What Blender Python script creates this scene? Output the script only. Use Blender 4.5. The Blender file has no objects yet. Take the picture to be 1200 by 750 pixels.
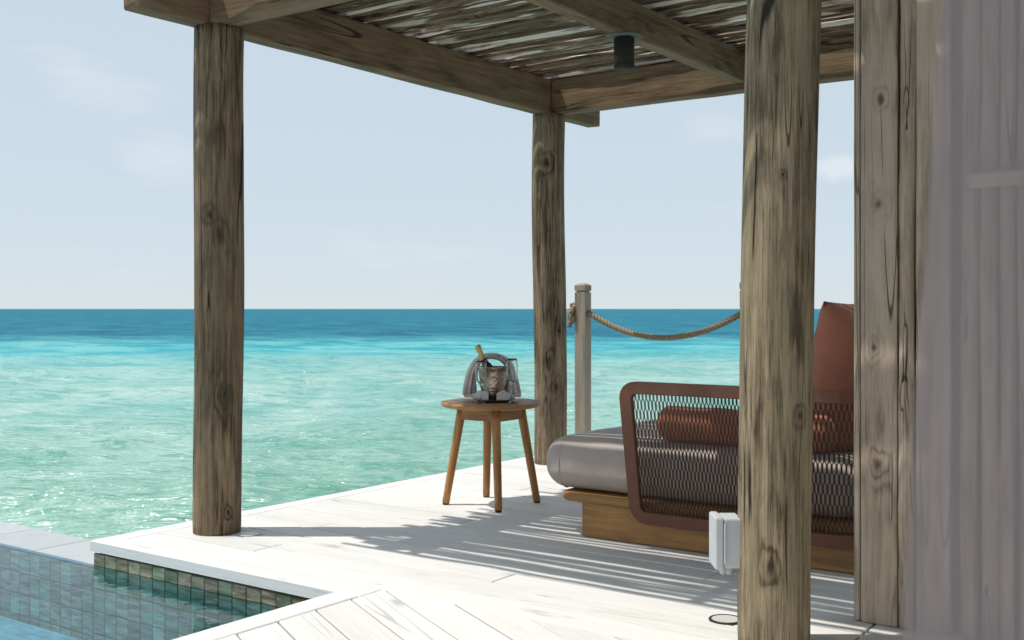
import bpy, bmesh, math, random
import numpy as np
from mathutils import Vector, Matrix, noise

random.seed(7)
R = math.radians
scene = bpy.context.scene
COL = scene.collection

# ------------------------------------------------------------------ camera
YAW = R(35.6)
RV = Vector((math.cos(YAW), math.sin(YAW), 0))       # camera right
FV = Vector((-math.sin(YAW), math.cos(YAW), 0))      # camera forward
CAM = Vector((3.952, -3.245, 1.0))
cd = bpy.data.cameras.new('camera')
cam = bpy.data.objects.new('camera', cd)
COL.objects.link(cam)
cam.location = CAM
cam.rotation_euler = (R(90), 0, YAW)
cd.sensor_width = 36
cd.lens = 36 * 1290 / 1200
cd.shift_y = -13.2 / 1200
cd.clip_start = 0.05
cd.clip_end = 30000
cd.dof.use_dof = True
cd.dof.focus_distance = 5.2
cd.dof.aperture_fstop = 8.0
scene.camera = cam

# ------------------------------------------------------------------ sky, sun, exposure
SUN_EL = R(65)
SUN_DIR = Vector((-RV.x * math.cos(SUN_EL), -RV.y * math.cos(SUN_EL), math.sin(SUN_EL)))   # towards the sun
world = bpy.data.worlds.new('World')
scene.world = world
world.use_nodes = True
wt = world.node_tree
wt.nodes.clear()
w_out = wt.nodes.new('ShaderNodeOutputWorld')
w_bg = wt.nodes.new('ShaderNodeBackground')
w_sky = wt.nodes.new('ShaderNodeTexSky')
w_sky.sky_type = 'NISHITA'
w_sky.sun_disc = False
w_sky.sun_elevation = SUN_EL
w_sky.sun_rotation = math.atan2(SUN_DIR.x, SUN_DIR.y)
w_sky.air_density = 1.0
w_sky.dust_density = 0.0
w_sky.ozone_density = 1.0
w_hs = wt.nodes.new('ShaderNodeHueSaturation')
w_hs.inputs['Saturation'].default_value = 0.9
wt.links.new(w_sky.outputs[0], w_hs.inputs['Color'])
# thin fair-weather clouds, soft noise on the view direction
w_tc = wt.nodes.new('ShaderNodeTexCoord')
w_map = wt.nodes.new('ShaderNodeMapping')
w_map.inputs['Scale'].default_value = (5, 5, 16)
w_map.inputs['Location'].default_value = (0.35, 0.6, 0.2)
w_n = wt.nodes.new('ShaderNodeTexNoise')
w_n.inputs['Scale'].default_value = 1.0
w_n.inputs['Detail'].default_value = 7
w_r = wt.nodes.new('ShaderNodeValToRGB')
w_r.color_ramp.elements[0].position = 0.60
w_r.color_ramp.elements[0].color = (0, 0, 0, 1)
w_r.color_ramp.elements[1].position = 0.80
w_r.color_ramp.elements[1].color = (0.5, 0.5, 0.5, 1)
w_mix = wt.nodes.new('ShaderNodeMix')
w_mix.data_type = 'RGBA'
w_mix.inputs['B'].default_value = (5.3, 5.5, 5.7, 1)
wt.links.new(w_tc.outputs['Generated'], w_map.inputs['Vector'])
wt.links.new(w_map.outputs[0], w_n.inputs['Vector'])
wt.links.new(w_n.outputs[0], w_r.inputs[0])
cdir = (FV + RV * (380 / 1290) + Vector((0, 0, 166 / 1290))).normalized()
w_s = wt.nodes.new('ShaderNodeVectorMath'); w_s.operation = 'SUBTRACT'; w_s.inputs[1].default_value = cdir
w_k = wt.nodes.new('ShaderNodeVectorMath'); w_k.operation = 'MULTIPLY'; w_k.inputs[1].default_value = (42, 42, 85)
w_n2 = wt.nodes.new('ShaderNodeTexNoise'); w_n2.inputs['Scale'].default_value = 55; w_n2.inputs['Detail'].default_value = 5
w_l = wt.nodes.new('ShaderNodeVectorMath'); w_l.operation = 'LENGTH'
w_a = wt.nodes.new('ShaderNodeMath'); w_a.operation = 'MULTIPLY_ADD'; w_a.inputs[1].default_value = 1.4
w_c = wt.nodes.new('ShaderNodeMapRange'); w_c.inputs[1].default_value = 1.75; w_c.inputs[2].default_value = 1.0; w_c.inputs[4].default_value = 0.55
w_x = wt.nodes.new('ShaderNodeMath'); w_x.operation = 'MAXIMUM'
wt.links.new(w_tc.outputs['Generated'], w_s.inputs[0]); wt.links.new(w_s.outputs[0], w_k.inputs[0]); wt.links.new(w_k.outputs[0], w_l.inputs[0])
wt.links.new(w_tc.outputs['Generated'], w_n2.inputs['Vector']); wt.links.new(w_n2.outputs[0], w_a.inputs[0]); wt.links.new(w_l.outputs['Value'], w_a.inputs[2])
wt.links.new(w_a.outputs[0], w_c.inputs[0]); wt.links.new(w_c.outputs[0], w_x.inputs[0]); wt.links.new(w_r.outputs[0], w_x.inputs[1])
wt.links.new(w_x.outputs[0], w_mix.inputs['Factor'])
# thin bright veil of high haze over the whole sky
w_veil = wt.nodes.new('ShaderNodeMix')
w_veil.data_type = 'RGBA'
w_veil.inputs['Factor'].default_value = 0.90
w_veil.inputs['B'].default_value = (3.7, 4.3, 4.8, 1)
wt.links.new(w_hs.outputs[0], w_veil.inputs['A'])
wt.links.new(w_veil.outputs['Result'], w_mix.inputs['A'])
wt.links.new(w_mix.outputs['Result'], w_bg.inputs['Color'])
w_bg.inputs['Strength'].default_value = 0.15
wt.links.new(w_bg.outputs[0], w_out.inputs['Surface'])

sl = bpy.data.lights.new('sun', 'SUN')
sl.energy = 3.5
sl.angle = R(0.53)
sl.color = (1.0, 0.955, 0.89)
sun = bpy.data.objects.new('sun', sl)
COL.objects.link(sun)
sun.rotation_euler = SUN_DIR.to_track_quat('Z', 'Y').to_euler()
sun.location = (-6, -6, 12)

scene.view_settings.view_transform = 'Standard'
scene.view_settings.look = 'None'
scene.view_settings.exposure = 0.12
scene.view_settings.gamma = 1.0
scene.view_settings.use_curve_mapping = False
scene.cycles.max_bounces = 7
scene.cycles.diffuse_bounces = 3
scene.cycles.glossy_bounces = 4
scene.cycles.transparent_max_bounces = 16

# ------------------------------------------------------------------ helpers: pixels of my layout notes are not used, only metres
def link(o):
    COL.objects.link(o)
    return o

def mesh_obj(name, verts, faces, mat=None, parent=None, loc=(0, 0, 0), rz=0.0, smooth=False):
    me = bpy.data.meshes.new(name)
    me.from_pydata([tuple(v) for v in verts], [], faces)
    me.validate()
    if smooth:
        me.polygons.foreach_set('use_smooth', [True] * len(me.polygons))
    if mat:
        me.materials.append(mat)
    o = link(bpy.data.objects.new(name, me))
    o.location = loc
    o.rotation_euler = (0, 0, rz)
    if parent:
        o.parent = parent
    return o

def empty(name, loc=(0, 0, 0), rz=0.0):
    o = link(bpy.data.objects.new(name, None))
    o.location = loc
    o.rotation_euler = (0, 0, rz)
    o.empty_display_size = 0.1
    return o

def tag(o, label=None, cat=None, group=None, kind=None):
    if label: o['label'] = label
    if cat: o['category'] = cat
    if group: o['group'] = group
    if kind: o['kind'] = kind
    return o

def tube(path, radii, sides=8, caps=True, squash=1.0, up=None):
    """verts, faces of a tube along a list of points"""
    P = [Vector(p) for p in path]
    n = len(P)
    V, F = [], []
    prev = None
    for i in range(n):
        t = (P[min(i + 1, n - 1)] - P[max(i - 1, 0)]).normalized()
        if prev is None:
            a = Vector((0, 0, 1)) if abs(t.z) < 0.9 else Vector((1, 0, 0))
            if up: a = Vector(up)
            s = t.cross(a).normalized()
        else:
            s = (prev - t * prev.dot(t)).normalized()
        prev = s
        u = t.cross(s)
        r = radii[i] if hasattr(radii, '__len__') else radii
        for k in range(sides):
            th = 2 * math.pi * k / sides
            rr = r[k] if hasattr(r, '__len__') else r
            V.append(P[i] + s * (rr * math.cos(th)) + u * (rr * math.sin(th) * squash))
    for i in range(n - 1):
        for k in range(sides):
            a = i * sides + k
            b = i * sides + (k + 1) % sides
            F.append((a, a + sides, b + sides, b))
    if caps:
        F.append(tuple(range(sides)))
        F.append(tuple(reversed(range((n - 1) * sides, n * sides))))
    return V, F

def lathe(profile, sides=32):
    V, F = [], []
    n = len(profile)
    for (r, z) in profile:
        for k in range(sides):
            a = 2 * math.pi * k / sides
            V.append((r * math.cos(a), r * math.sin(a), z))
    for i in range(n - 1):
        for k in range(sides):
            a = i * sides + k
            b = i * sides + (k + 1) % sides
            F.append((a, b, b + sides, a + sides))
    if profile[0][0] > 1e-5: F.append(tuple(reversed(range(sides))))
    if profile[-1][0] > 1e-5: F.append(tuple(range((n - 1) * sides, n * sides)))
    return V, F

def merge(parts):
    V, F = [], []
    for v, f in parts:
        o = len(V)
        V += list(v)
        F += [tuple(i + o for i in q) for q in f]
    return V, F

def inset(poly, d):
    n = len(poly)
    out = []
    for i in range(n):
        p0, p1, p2 = Vector(poly[i - 1]), Vector(poly[i]), Vector(poly[(i + 1) % n])
        e1, e2 = (p1 - p0).normalized(), (p2 - p1).normalized()
        n1, n2 = Vector((-e1.y, e1.x)), Vector((-e2.y, e2.x))
        b = (n1 + n2)
        L = b.length
        if L < 1e-6: b = n1; L = 1
        b /= L
        out.append(p1 + b * (d / max(0.35, b.dot(n1))))
    return out

def prism(poly, z0, z1, bev=0.003):
    """counter-clockwise polygon, chamfered top edge"""
    n = len(poly)
    top = inset(poly, bev)
    V = [(p[0], p[1], z0) for p in poly] + [(p[0], p[1], z1 - bev) for p in poly] + [(p[0], p[1], z1) for p in top]
    F = [tuple(reversed(range(n))), tuple(range(2 * n, 3 * n))]
    for l in range(2):
        for k in range(n):
            a = l * n + k
            b = l * n + (k + 1) % n
            F.append((a, b, b + n, a + n))
    return V, F

def clip(poly, a, b, c):
    """keep the part of a polygon with a*x + b*y <= c"""
    out = []
    n = len(poly)
    for i in range(n):
        p, q = poly[i], poly[(i + 1) % n]
        dp, dq = a * p[0] + b * p[1] - c, a * q[0] + b * q[1] - c
        if dp <= 0: out.append(p)
        if dp * dq < 0:
            t = dp / (dp - dq)
            out.append((p[0] + (q[0] - p[0]) * t, p[1] + (q[1] - p[1]) * t))
    res = []
    for p in out:
        if not res or (Vector(p) - Vector(res[-1])).length > 1e-4: res.append(p)
    if len(res) > 1 and (Vector(res[0]) - Vector(res[-1])).length < 1e-4: res.pop()
    return res

def timber(L, w, h, segs=1, bev=0.005, rough=0.0, seed=0.0):
    """beam along local x from 0 to L, section w (y) by h (z), bottom at z = 0, chamfered, slightly uneven"""
    b = bev
    sec = [(-w/2 + b, 0), (w/2 - b, 0), (w/2, b), (w/2, h - b), (w/2 - b, h), (-w/2 + b, h), (-w/2, h - b), (-w/2, b)]
    V, F = [], []
    xs = [0, b] + [b + (L - 2*b) * i / segs for i in range(1, segs)] + [L - b, L]
    for i, x in enumerate(xs):
        k = 1.0 if 0 < i < len(xs) - 1 else 1 - 2 * b / min(w, h)
        for (y, z) in sec:
            dy = dz = 0
            if rough:
                q = Vector((x * 3, y * 9 + seed, z * 9))
                dy = noise.noise(q) * rough
                dz = noise.noise(q + Vector((7, 3, 1))) * rough
            V.append((x, y * k + dy, (z - h/2) * k + h/2 + dz))
    n = 8
    for i in range(len(xs) - 1):
        for k in range(n):
            a = i * n + k
            c = i * n + (k + 1) % n
            F.append((a, a + n, c + n, c))
    F.append(tuple(range(n)))
    F.append(tuple(reversed(range((len(xs) - 1) * n, len(xs) * n))))
    return V, F

def boxv(x0, x1, y0, y1, z0, z1):
    V = [(x0,y0,z0),(x1,y0,z0),(x1,y1,z0),(x0,y1,z0),(x0,y0,z1),(x1,y0,z1),(x1,y1,z1),(x0,y1,z1)]
    F = [(3,2,1,0),(4,5,6,7),(0,1,5,4),(1,2,6,5),(2,3,7,6),(3,0,4,7)]
    return V, F

def rbox(name, sx, sy, sz, bev, mat, parent=None, loc=(0,0,0), rz=0, segs=3, smooth=True):
    """bevelled box centred in x and y, bottom at z = 0"""
    bm = bmesh.new()
    bmesh.ops.create_cube(bm, size=1)
    for v in bm.verts:
        v.co = Vector((v.co.x * sx, v.co.y * sy, (v.co.z + 0.5) * sz))
    bmesh.ops.bevel(bm, geom=list(bm.edges), offset=bev, segments=segs, profile=0.5, affect='EDGES')
    me = bpy.data.meshes.new(name)
    bm.to_mesh(me); bm.free()
    if smooth: me.polygons.foreach_set('use_smooth', [True] * len(me.polygons))
    me.materials.append(mat)
    o = link(bpy.data.objects.new(name, me))
    o.location = loc
    o.rotation_euler = (0, 0, rz)
    if parent: o.parent = parent
    return o

# ------------------------------------------------------------------ material helpers
class NT:
    def __init__(self, name):
        self.m = bpy.data.materials.new(name)
        self.m.use_nodes = True
        self.t = self.m.node_tree
        self.t.nodes.clear()
        self.out = self.t.nodes.new('ShaderNodeOutputMaterial')
    def new(self, typ): return self.t.nodes.new(typ)
    def put(self, sock, v):
        if isinstance(v, bpy.types.NodeSocket): self.t.links.new(v, sock)
        else: sock.default_value = v
    def math(self, op, a, b=0.0, c=None, clamp=False):
        n = self.new('ShaderNodeMath'); n.operation = op; n.use_clamp = clamp
        self.put(n.inputs[0], a); self.put(n.inputs[1], b)
        if c is not None: self.put(n.inputs[2], c)
        return n.outputs[0]
    def coord(self, which='Object'): return self.new('ShaderNodeTexCoord').outputs[which]
    def vscale(self, v, s):
        n = self.new('ShaderNodeVectorMath'); n.operation = 'MULTIPLY'
        self.put(n.inputs[0], v); n.inputs[1].default_value = s
        return n.outputs[0]
    def vadd(self, v, w):
        n = self.new('ShaderNodeVectorMath'); n.operation = 'ADD'
        self.put(n.inputs[0], v); self.put(n.inputs[1], w)
        return n.outputs[0]
    def noise(self, v, scale=1.0, detail=3.0, rough=0.5, dist=0.0):
        n = self.new('ShaderNodeTexNoise')
        self.put(n.inputs['Vector'], v)
        n.inputs['Scale'].default_value = scale; n.inputs['Detail'].default_value = detail
        n.inputs['Roughness'].default_value = rough; n.inputs['Distortion'].default_value = dist
        return n.outputs[0]
    def ramp(self, f, a, b, lo=0.0, hi=1.0):
        n = self.new('ShaderNodeMapRange'); n.interpolation_type = 'SMOOTHSTEP'
        self.put(n.inputs[0], f)
        n.inputs[1].default_value = a; n.inputs[2].default_value = b
        n.inputs[3].default_value = lo; n.inputs[4].default_value = hi
        return n.outputs[0]
    def mix(self, f, a, b, mode='MIX'):
        n = self.new('ShaderNodeMix'); n.data_type = 'RGBA'; n.blend_type = mode
        self.put(n.inputs['Factor'], f)
        self.put(n.inputs['A'], a if isinstance(a, bpy.types.NodeSocket) else (*a, 1))
        self.put(n.inputs['B'], b if isinstance(b, bpy.types.NodeSocket) else (*b, 1))
        return n.outputs['Result']
    def rand(self): return self.new('ShaderNodeObjectInfo').outputs['Random']
    def bump(self, h, strength=0.5, dist=0.01, normal=None):
        n = self.new('ShaderNodeBump')
        self.put(n.inputs['Height'], h)
        n.inputs['Strength'].default_value = strength; n.inputs['Distance'].default_value = dist
        if normal is not None: self.put(n.inputs['Normal'], normal)
        return n.outputs[0]
    def principled(self, color, rough=0.6, normal=None, spec=0.5, metal=0.0, **kw):
        n = self.new('ShaderNodeBsdfPrincipled')
        self.put(n.inputs['Base Color'], color if isinstance(color, bpy.types.NodeSocket) else (*color, 1))
        self.put(n.inputs['Roughness'], rough)
        n.inputs['Specular IOR Level'].default_value = spec
        n.inputs['Metallic'].default_value = metal
        if normal is not None: self.put(n.inputs['Normal'], normal)
        for k, v in kw.items(): self.put(n.inputs[k.replace('_', ' ')], v)
        self.t.links.new(n.outputs[0], self.out.inputs['Surface'])
        return n

def wood(name, light, dark, axis='X', tint=None, tint_amt=0.4, ringfreq=9.0, knots=1.0, cracks=0.8, rough=0.75,
         ring_amt=0.3, fibre_amt=0.6, bump=0.5, spec=0.25, width=1.0, vary=0.25, slit_light=None, blot=1.1, at=(), slit_light_at=(1.6, 24.0, 0.60, 0.66)):
    """grain with growth rings that flow round knots, fibres, weather blotches and drying cracks"""
    N = NT(name)
    co = N.coord()
    rnd = N.rand()
    off = N.new('ShaderNodeCombineXYZ')
    for i, m in enumerate((31.0, 17.0, 23.0)):
        N.put(off.inputs[i], N.math('MULTIPLY', rnd, m))
    co = N.vadd(co, off.outputs[0])
    def st(along, across):
        s = [across] * 3
        s['XYZ'.index(axis)] = along
        return N.vscale(co, tuple(s))
    low = N.noise(st(0.7 * width, 6.0 * width), 1.0, 3.0, 0.45, 0.2)
    vor = N.new('ShaderNodeTexVoronoi')
    vor.feature = 'F1'
    warp = N.noise(st(10.0, 26.0), 1.0, 3.0, 0.55)
    N.put(vor.inputs['Vector'], st(2.3 * width, 5.5 * width))
    vor.inputs['Scale'].default_value = 1.0
    sep = N.new('ShaderNodeSeparateColor')
    N.t.links.new(vor.outputs['Color'], sep.inputs[0])
    mask = N.ramp(sep.outputs[0], 0.78, 0.84)
    dd = N.math('ADD', vor.outputs['Distance'], N.math('MULTIPLY', N.math('SUBTRACT', warp, 0.5), 0.16))
    d2 = N.math('MULTIPLY', dd, dd)
    kn = N.math('MULTIPLY', N.math('EXPONENT', N.math('MULTIPLY', d2, -14.0)), mask)
    core = N.math('MULTIPLY', N.math('EXPONENT', N.math('MULTIPLY', d2, -75.0)), mask)
    # knots set at given places (object space): rings flow round them
    own = None
    raw = N.coord()
    for (px, py, pz, sz) in at:
        dv = N.vadd(raw, (-px, -py, -pz))
        k3 = [1.0 / sz] * 3
        k3['XYZ'.index(axis)] = 0.62 / sz
        ln = N.new('ShaderNodeVectorMath'); ln.operation = 'LENGTH'
        N.put(ln.inputs[0], N.vscale(dv, tuple(k3)))
        dk = N.math('ADD', ln.outputs['Value'], N.math('MULTIPLY', N.math('SUBTRACT', warp, 0.5), 1.5))
        dk2 = N.math('MULTIPLY', dk, dk)
        g1 = N.math('EXPONENT', N.math('MULTIPLY', dk2, -0.55))
        g2 = N.math('EXPONENT', N.math('MULTIPLY', dk2, -6.0))
        kn = N.math('MAXIMUM', kn, g1)
        core = N.math('MAXIMUM', core, g2)
        own = g1 if own is None else N.math('MAXIMUM', own, g1)
    phase = N.math('ADD', N.math('MULTIPLY', low, ringfreq), N.math('MULTIPLY', kn, 1.9 * knots))
    wob = N.noise(st(5.0, 60.0), 1.0, 4.0, 0.6)
    phase = N.math('ADD', phase, N.math('MULTIPLY', wob, 1.0))
    ring = N.math('MULTIPLY_ADD', N.math('SINE', N.math('MULTIPLY', phase, 6.283)), 0.5, 0.5)
    ring = N.math('POWER', ring, 2.2)
    ring = N.math('MULTIPLY', ring, N.ramp(N.noise(st(1.3, 8.0), 1.0, 2.0, 0.5), 0.35, 0.62, 0.35, 1.0))
    if own is not None: ring = N.math('MULTIPLY', ring, N.math('MULTIPLY_ADD', own, 0.15, 1.0))
    fib = N.noise(st(7.0, 210.0), 1.0, 5.0, 0.7)
    fib2 = N.noise(st(2.6, 62.0), 1.0, 6.0, 0.7, 0.15)
    fib3 = N.noise(st(0.8, 22.0), 1.0, 3.0, 0.55)
    blotch = N.noise(st(3.4, 8.0), 1.0, 7.0, 0.68)
    tone = N.math('ADD', N.math('MULTIPLY', ring, ring_amt), N.math('MULTIPLY', N.ramp(fib, 0.36, 0.64), fibre_amt * 0.42))
    tone = N.math('ADD', tone, N.math('MULTIPLY', N.ramp(fib2, 0.38, 0.62), fibre_amt * 0.40))
    tone = N.math('ADD', tone, N.math('MULTIPLY', N.ramp(fib3, 0.35, 0.65), fibre_amt * 0.18))
    tone = N.math('ADD', tone, N.math('MULTIPLY', N.math('SUBTRACT', blotch, 0.5), blot))
    tone = N.math('ADD', tone, N.math('MULTIPLY', kn, 0.25 * min(1.0, knots)))
    tone = N.math('SUBTRACT', 1.0, tone, clamp=True)
    col = N.mix(tone, dark, light)
    if tint:
        col = N.mix(N.math('MULTIPLY', N.ramp(N.noise(st(1.1, 9.0), 1.0, 4.0, 0.55), 0.42, 0.62), tint_amt), col, tint)
    if slit_light:
        pm = N.ramp(N.noise(st(slit_light_at[0], slit_light_at[1]), 1.0, 4.0, 0.6), slit_light_at[2], slit_light_at[3])  # pale bare-wood patches, painted in for sunlit slits between roof sticks
        col = N.mix(N.math('MULTIPLY', pm, 0.9), col, slit_light)
    # darker heart of each knot and long drying cracks
    col = N.mix(N.math('MULTIPLY', core, 0.75 * min(1, knots)), col, tuple(c * 0.3 for c in dark))
    ck = N.noise(st(0.22 * width, 8.5 * width), 1.0, 0.0, 0.5, 0.0)
    ck = N.math('ADD', ck, N.math('MULTIPLY', N.noise(st(5.0, 5.0), 1.0, 2.0, 0.5), 0.015))
    wdt = N.noise(st(2.5, 2.0), 1.0, 1.0)
    line = N.ramp(N.math('ABSOLUTE', N.math('SUBTRACT', ck, 0.51)), 0.0015, 0.0065, 1.0, 0.0)
    line = N.math('MULTIPLY', line, N.ramp(wdt, 0.44, 0.54))
    ck2 = N.math('ADD', N.noise(st(0.5 * width, 21.0 * width), 1.0, 0.0), N.math('MULTIPLY', N.noise(st(12.0, 12.0), 1.0, 2.0), 0.03))
    line2 = N.ramp(N.math('ABSOLUTE', N.math('SUBTRACT', ck2, 0.52)), 0.002, 0.009, 0.8, 0.0)
    line2 = N.math('MULTIPLY', line2, N.ramp(N.noise(st(3.0, 5.0), 1.0, 1.0), 0.47, 0.55))
    line = N.math('MAXIMUM', line, line2)
    col = N.mix(N.math('MULTIPLY', line, cracks), col, tuple(c * 0.2 for c in dark))
    if vary:
        hs = N.new('ShaderNodeHueSaturation')
        N.put(hs.inputs['Value'], N.math('MULTIPLY_ADD', rnd, vary, 1.0 - vary * 0.5))
        N.put(hs.inputs['Color'], col)
        col = hs.outputs[0]
    h = N.math('ADD', N.math('MULTIPLY', fib, 0.30), N.math('MULTIPLY', fib2, 0.6))
    h = N.math('ADD', h, N.math('MULTIPLY', fib3, 0.6))
    h = N.math('ADD', h, N.math('MULTIPLY', ring, -0.15))
    h = N.math('SUBTRACT', h, N.math('MULTIPLY', line, 1.4 * cracks))
    h = N.math('ADD', h, N.math('MULTIPLY', kn, 0.5 * knots))
    h = N.math('SUBTRACT', h, N.math('MULTIPLY', core, 0.4 * knots))
    N.principled(col, rough, N.bump(h, bump, 0.006), spec)
    return N.m

M = {}
def on_post(px, py, fx, z, sz, r=0.108):
    """a knot on a post, fx across its face as seen from the terrace, z up"""
    d = (Vector((px, py, 0)) - Vector((CAM.x, CAM.y, 0))).normalized()
    rt = Vector((d.y, -d.x, 0))
    p = (rt * fx - d * math.sqrt(1 - fx * fx)) * r
    return (p.x, p.y, z, sz)
POST_KN = [
    [(0.0, 0.0, -0.25, 1.41, 0.024), (0.0, 0.0, 0.30, 0.62, 0.034), (0.0, 0.0, 0.45, 0.10, 0.016)],
    [(0.0, 2.7, -0.25, 1.93, 0.034), (0.0, 2.7, 0.30, 0.50, 0.036), (0.0, 2.7, 0.5, 0.86, 0.016)],
    [(2.676, -0.125, -0.05, 0.255, 0.024), (2.676, -0.125, 0.70, 0.69, 0.014), (2.676, -0.125, 0.25, 1.385, 0.008)],
]
POST_COL = [((0.36, 0.255, 0.152), (0.036, 0.023, 0.012), (0.155, 0.115, 0.066)),
            ((0.38, 0.28, 0.18), (0.040, 0.027, 0.016), (0.18, 0.14, 0.088)),
            ((0.43, 0.34, 0.22), (0.066, 0.047, 0.027), (0.25, 0.205, 0.12))]
POST_M = [wood('weathered_log', c[0], c[1], 'Z', tint=c[2], tint_amt=0.5, ringfreq=5, width=1.4, bump=0.9, vary=0.0, ring_amt=0.40, fibre_amt=0.95, knots=0.9, cracks=0.95, blot=1.5,
               at=[on_post(*k) for k in kk]) for c, kk in zip(POST_COL, POST_KN)]
M['beam'] = wood('weathered_beam', (0.29, 0.19, 0.11), (0.062, 0.037, 0.019), 'X', tint=(0.235, 0.165, 0.10), tint_amt=0.4, ringfreq=6, width=1.0, bump=0.6, vary=0.1, ring_amt=0.42, fibre_amt=0.65)
JAMB = dict(tint=(0.55, 0.475, 0.40), tint_amt=0.5, ringfreq=6, width=1.2, bump=0.6, vary=0.10, ring_amt=0.5, fibre_amt=0.45)
M['jamb'] = wood('grey_brown_board', (0.60, 0.495, 0.385), (0.15, 0.108, 0.072), 'Z', **JAMB)
M['jamb_knotty'] = wood('knotty_grey_board', (0.60, 0.49, 0.375), (0.14, 0.098, 0.062), 'Z',
    at=[(0.065, -0.022, 1.66, 0.017), (0.055, -0.022, 1.33, 0.024), (0.045, -0.022, 0.875, 0.019), (0.060, -0.022, 0.51, 0.028), (0.05, -0.022, 2.05, 0.02)], **JAMB)
M['deck'] = wood('whitewashed_deck_board', (0.76, 0.745, 0.715), (0.63, 0.605, 0.565), 'X', tint=(0.66, 0.65, 0.63), tint_amt=0.5, ringfreq=5, cracks=0.35, knots=0.7, ring_amt=0.2, fibre_amt=0.45, bump=0.3, vary=0.15, rough=0.7, width=1.0, blot=0.7)
M['teak'] = wood('oiled_teak', (0.47, 0.225, 0.068), (0.22, 0.088, 0.024), 'Z', ringfreq=5, knots=0.0, cracks=0.0, bump=0.15, rough=0.40, spec=0.45, ring_amt=0.3, vary=0.12)
M['teak_x'] = wood('oiled_teak_board', (0.43, 0.225, 0.075), (0.16, 0.07, 0.022), 'X', ringfreq=6, knots=0.3, cracks=0.0, bump=0.2, rough=0.45, spec=0.4, ring_amt=0.4, vary=0.05)
M['rope_post'] = wood('grey_post_wood', (0.40, 0.335, 0.27), (0.20, 0.16, 0.125), 'Z', ringfreq=5, knots=0.2, cracks=0.3, bump=0.3, vary=0.05)
M['driftwood'] = wood('driftwood', (0.58, 0.48, 0.37), (0.16, 0.115, 0.075), 'Z', ringfreq=5, knots=0.7, cracks=0.9, bump=1.0, vary=0.25, width=2.0)
M['stick'] = wood('bark_stick', (0.34, 0.245, 0.16), (0.045, 0.029, 0.017), 'X', ringfreq=5, knots=0.5, cracks=0.9, bump=1.0, vary=0.4, width=2.0, ring_amt=0.3, fibre_amt=1.0, slit_light=(0.70, 0.61, 0.50), blot=1.5)  # pale patches on the bark brighten the roof like lit slits
M['pale_stick'] = wood('slit_light_stick', (0.34, 0.25, 0.17), (0.055, 0.036, 0.022), 'X', ringfreq=4, knots=0.5, cracks=0.7, bump=0.8, vary=0.2, width=2.0, ring_amt=0.15, fibre_amt=0.9, blot=1.0, slit_light=(0.88, 0.83, 0.76), slit_light_at=(1.2, 19.0, 0.50, 0.55))  # palest patches painted as short sunlit slits along the stick

def plain(name, col, rough=0.5, spec=0.5, metal=0.0, nscale=0, nstr=0.2, var=0.0, vscale=6.0):
    N = NT(name)
    c = col
    nrm = None
    if var:
        f = N.noise(N.coord(), vscale, 5, 0.6)
        c = N.mix(N.ramp(f, 0.3, 0.7), tuple(x * (1 - var) for x in col), tuple(min(1, x * (1 + var)) for x in col))
    if nscale:
        nrm = N.bump(N.noise(N.coord(), nscale, 4, 0.6), nstr, 0.004)
    N.principled(c, rough, nrm, spec, metal)
    return N.m

def fabric(name, col, weave=700.0, var=0.10, wrinkle=0.35, wscale=9.0):
    N = NT(name)
    co = N.coord()
    f = N.noise(co, 5.0, 5, 0.6)
    fine = N.noise(co, weave, 2, 0.5)
    k = N.math('ADD', N.math('MULTIPLY', N.ramp(f, 0.3, 0.7), 0.6), N.math('MULTIPLY', fine, 0.4))
    c = N.mix(k, tuple(x * (1 - var) for x in col), tuple(min(1, x * (1 + var)) for x in col))
    wr = N.noise(co, wscale, 3, 0.5, 0.6)
    h = N.math('ADD', N.math('MULTIPLY', wr, 1.0), N.math('MULTIPLY', fine, 0.06))
    N.principled(c, 0.9, N.bump(h, wrinkle, 0.03), 0.15, Sheen_Weight=0.15)
    return N.m

M['mattress'] = fabric('taupe_outdoor_fabric', (0.43, 0.365, 0.325), wrinkle=0.5, wscale=5)
M['terracotta'] = fabric('terracotta_fabric', (0.41, 0.16, 0.10), wrinkle=0.6, wscale=8)
M['linen'] = fabric('grey_linen', (0.58, 0.53, 0.495), wrinkle=0.5, wscale=30)
M['brown_frame'] = plain('brown_powder_coat', (0.155, 0.062, 0.035), 0.5, 0.4, 0, 60, 0.05, 0.12)
M['cord'] = plain('dark_brown_cord', (0.088, 0.050, 0.036), 0.6, 0.3)
M['dark'] = plain('shadow_gap', (0.03, 0.026, 0.02), 0.9)
M['underdeck'] = plain('rough_sawn_framing', (0.16, 0.13, 0.10), 0.9)
M['box_grey'] = plain('light_grey_plastic', (0.50, 0.52, 0.54), 0.45, 0.4, 0, 0, 0, 0.05)
M['black_metal'] = plain('black_painted_metal', (0.030, 0.027, 0.024), 0.65, 0.25, 0, 40, 0.1, 0.2)
M['verdigris'] = plain('green_grey_plate', (0.15, 0.18, 0.155), 0.75, 0.2, 0, 30, 0.2, 0.25, 30)
M['lens'] = plain('frosted_lens', (0.62, 0.61, 0.58), 0.35)
M['steel'] = plain('brushed_steel', (0.45, 0.43, 0.40), 0.35, 0.5, 1.0)
M['foil'] = plain('gold_foil', (0.60, 0.40, 0.16), 0.38, 0.5, 0.9, 120, 0.5)
M['red_label'] = plain('red_label', (0.45, 0.07, 0.05), 0.5)
M['plate'] = plain('dark_stoneware', (0.085, 0.06, 0.05), 0.35, 0.5, 0, 20, 0.05, 0.2)
M['shingle'] = plain('shade_roof_boarding', (0.28, 0.23, 0.17), 0.85, 0.2, 0, 12, 0.3, 0.25)
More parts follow.
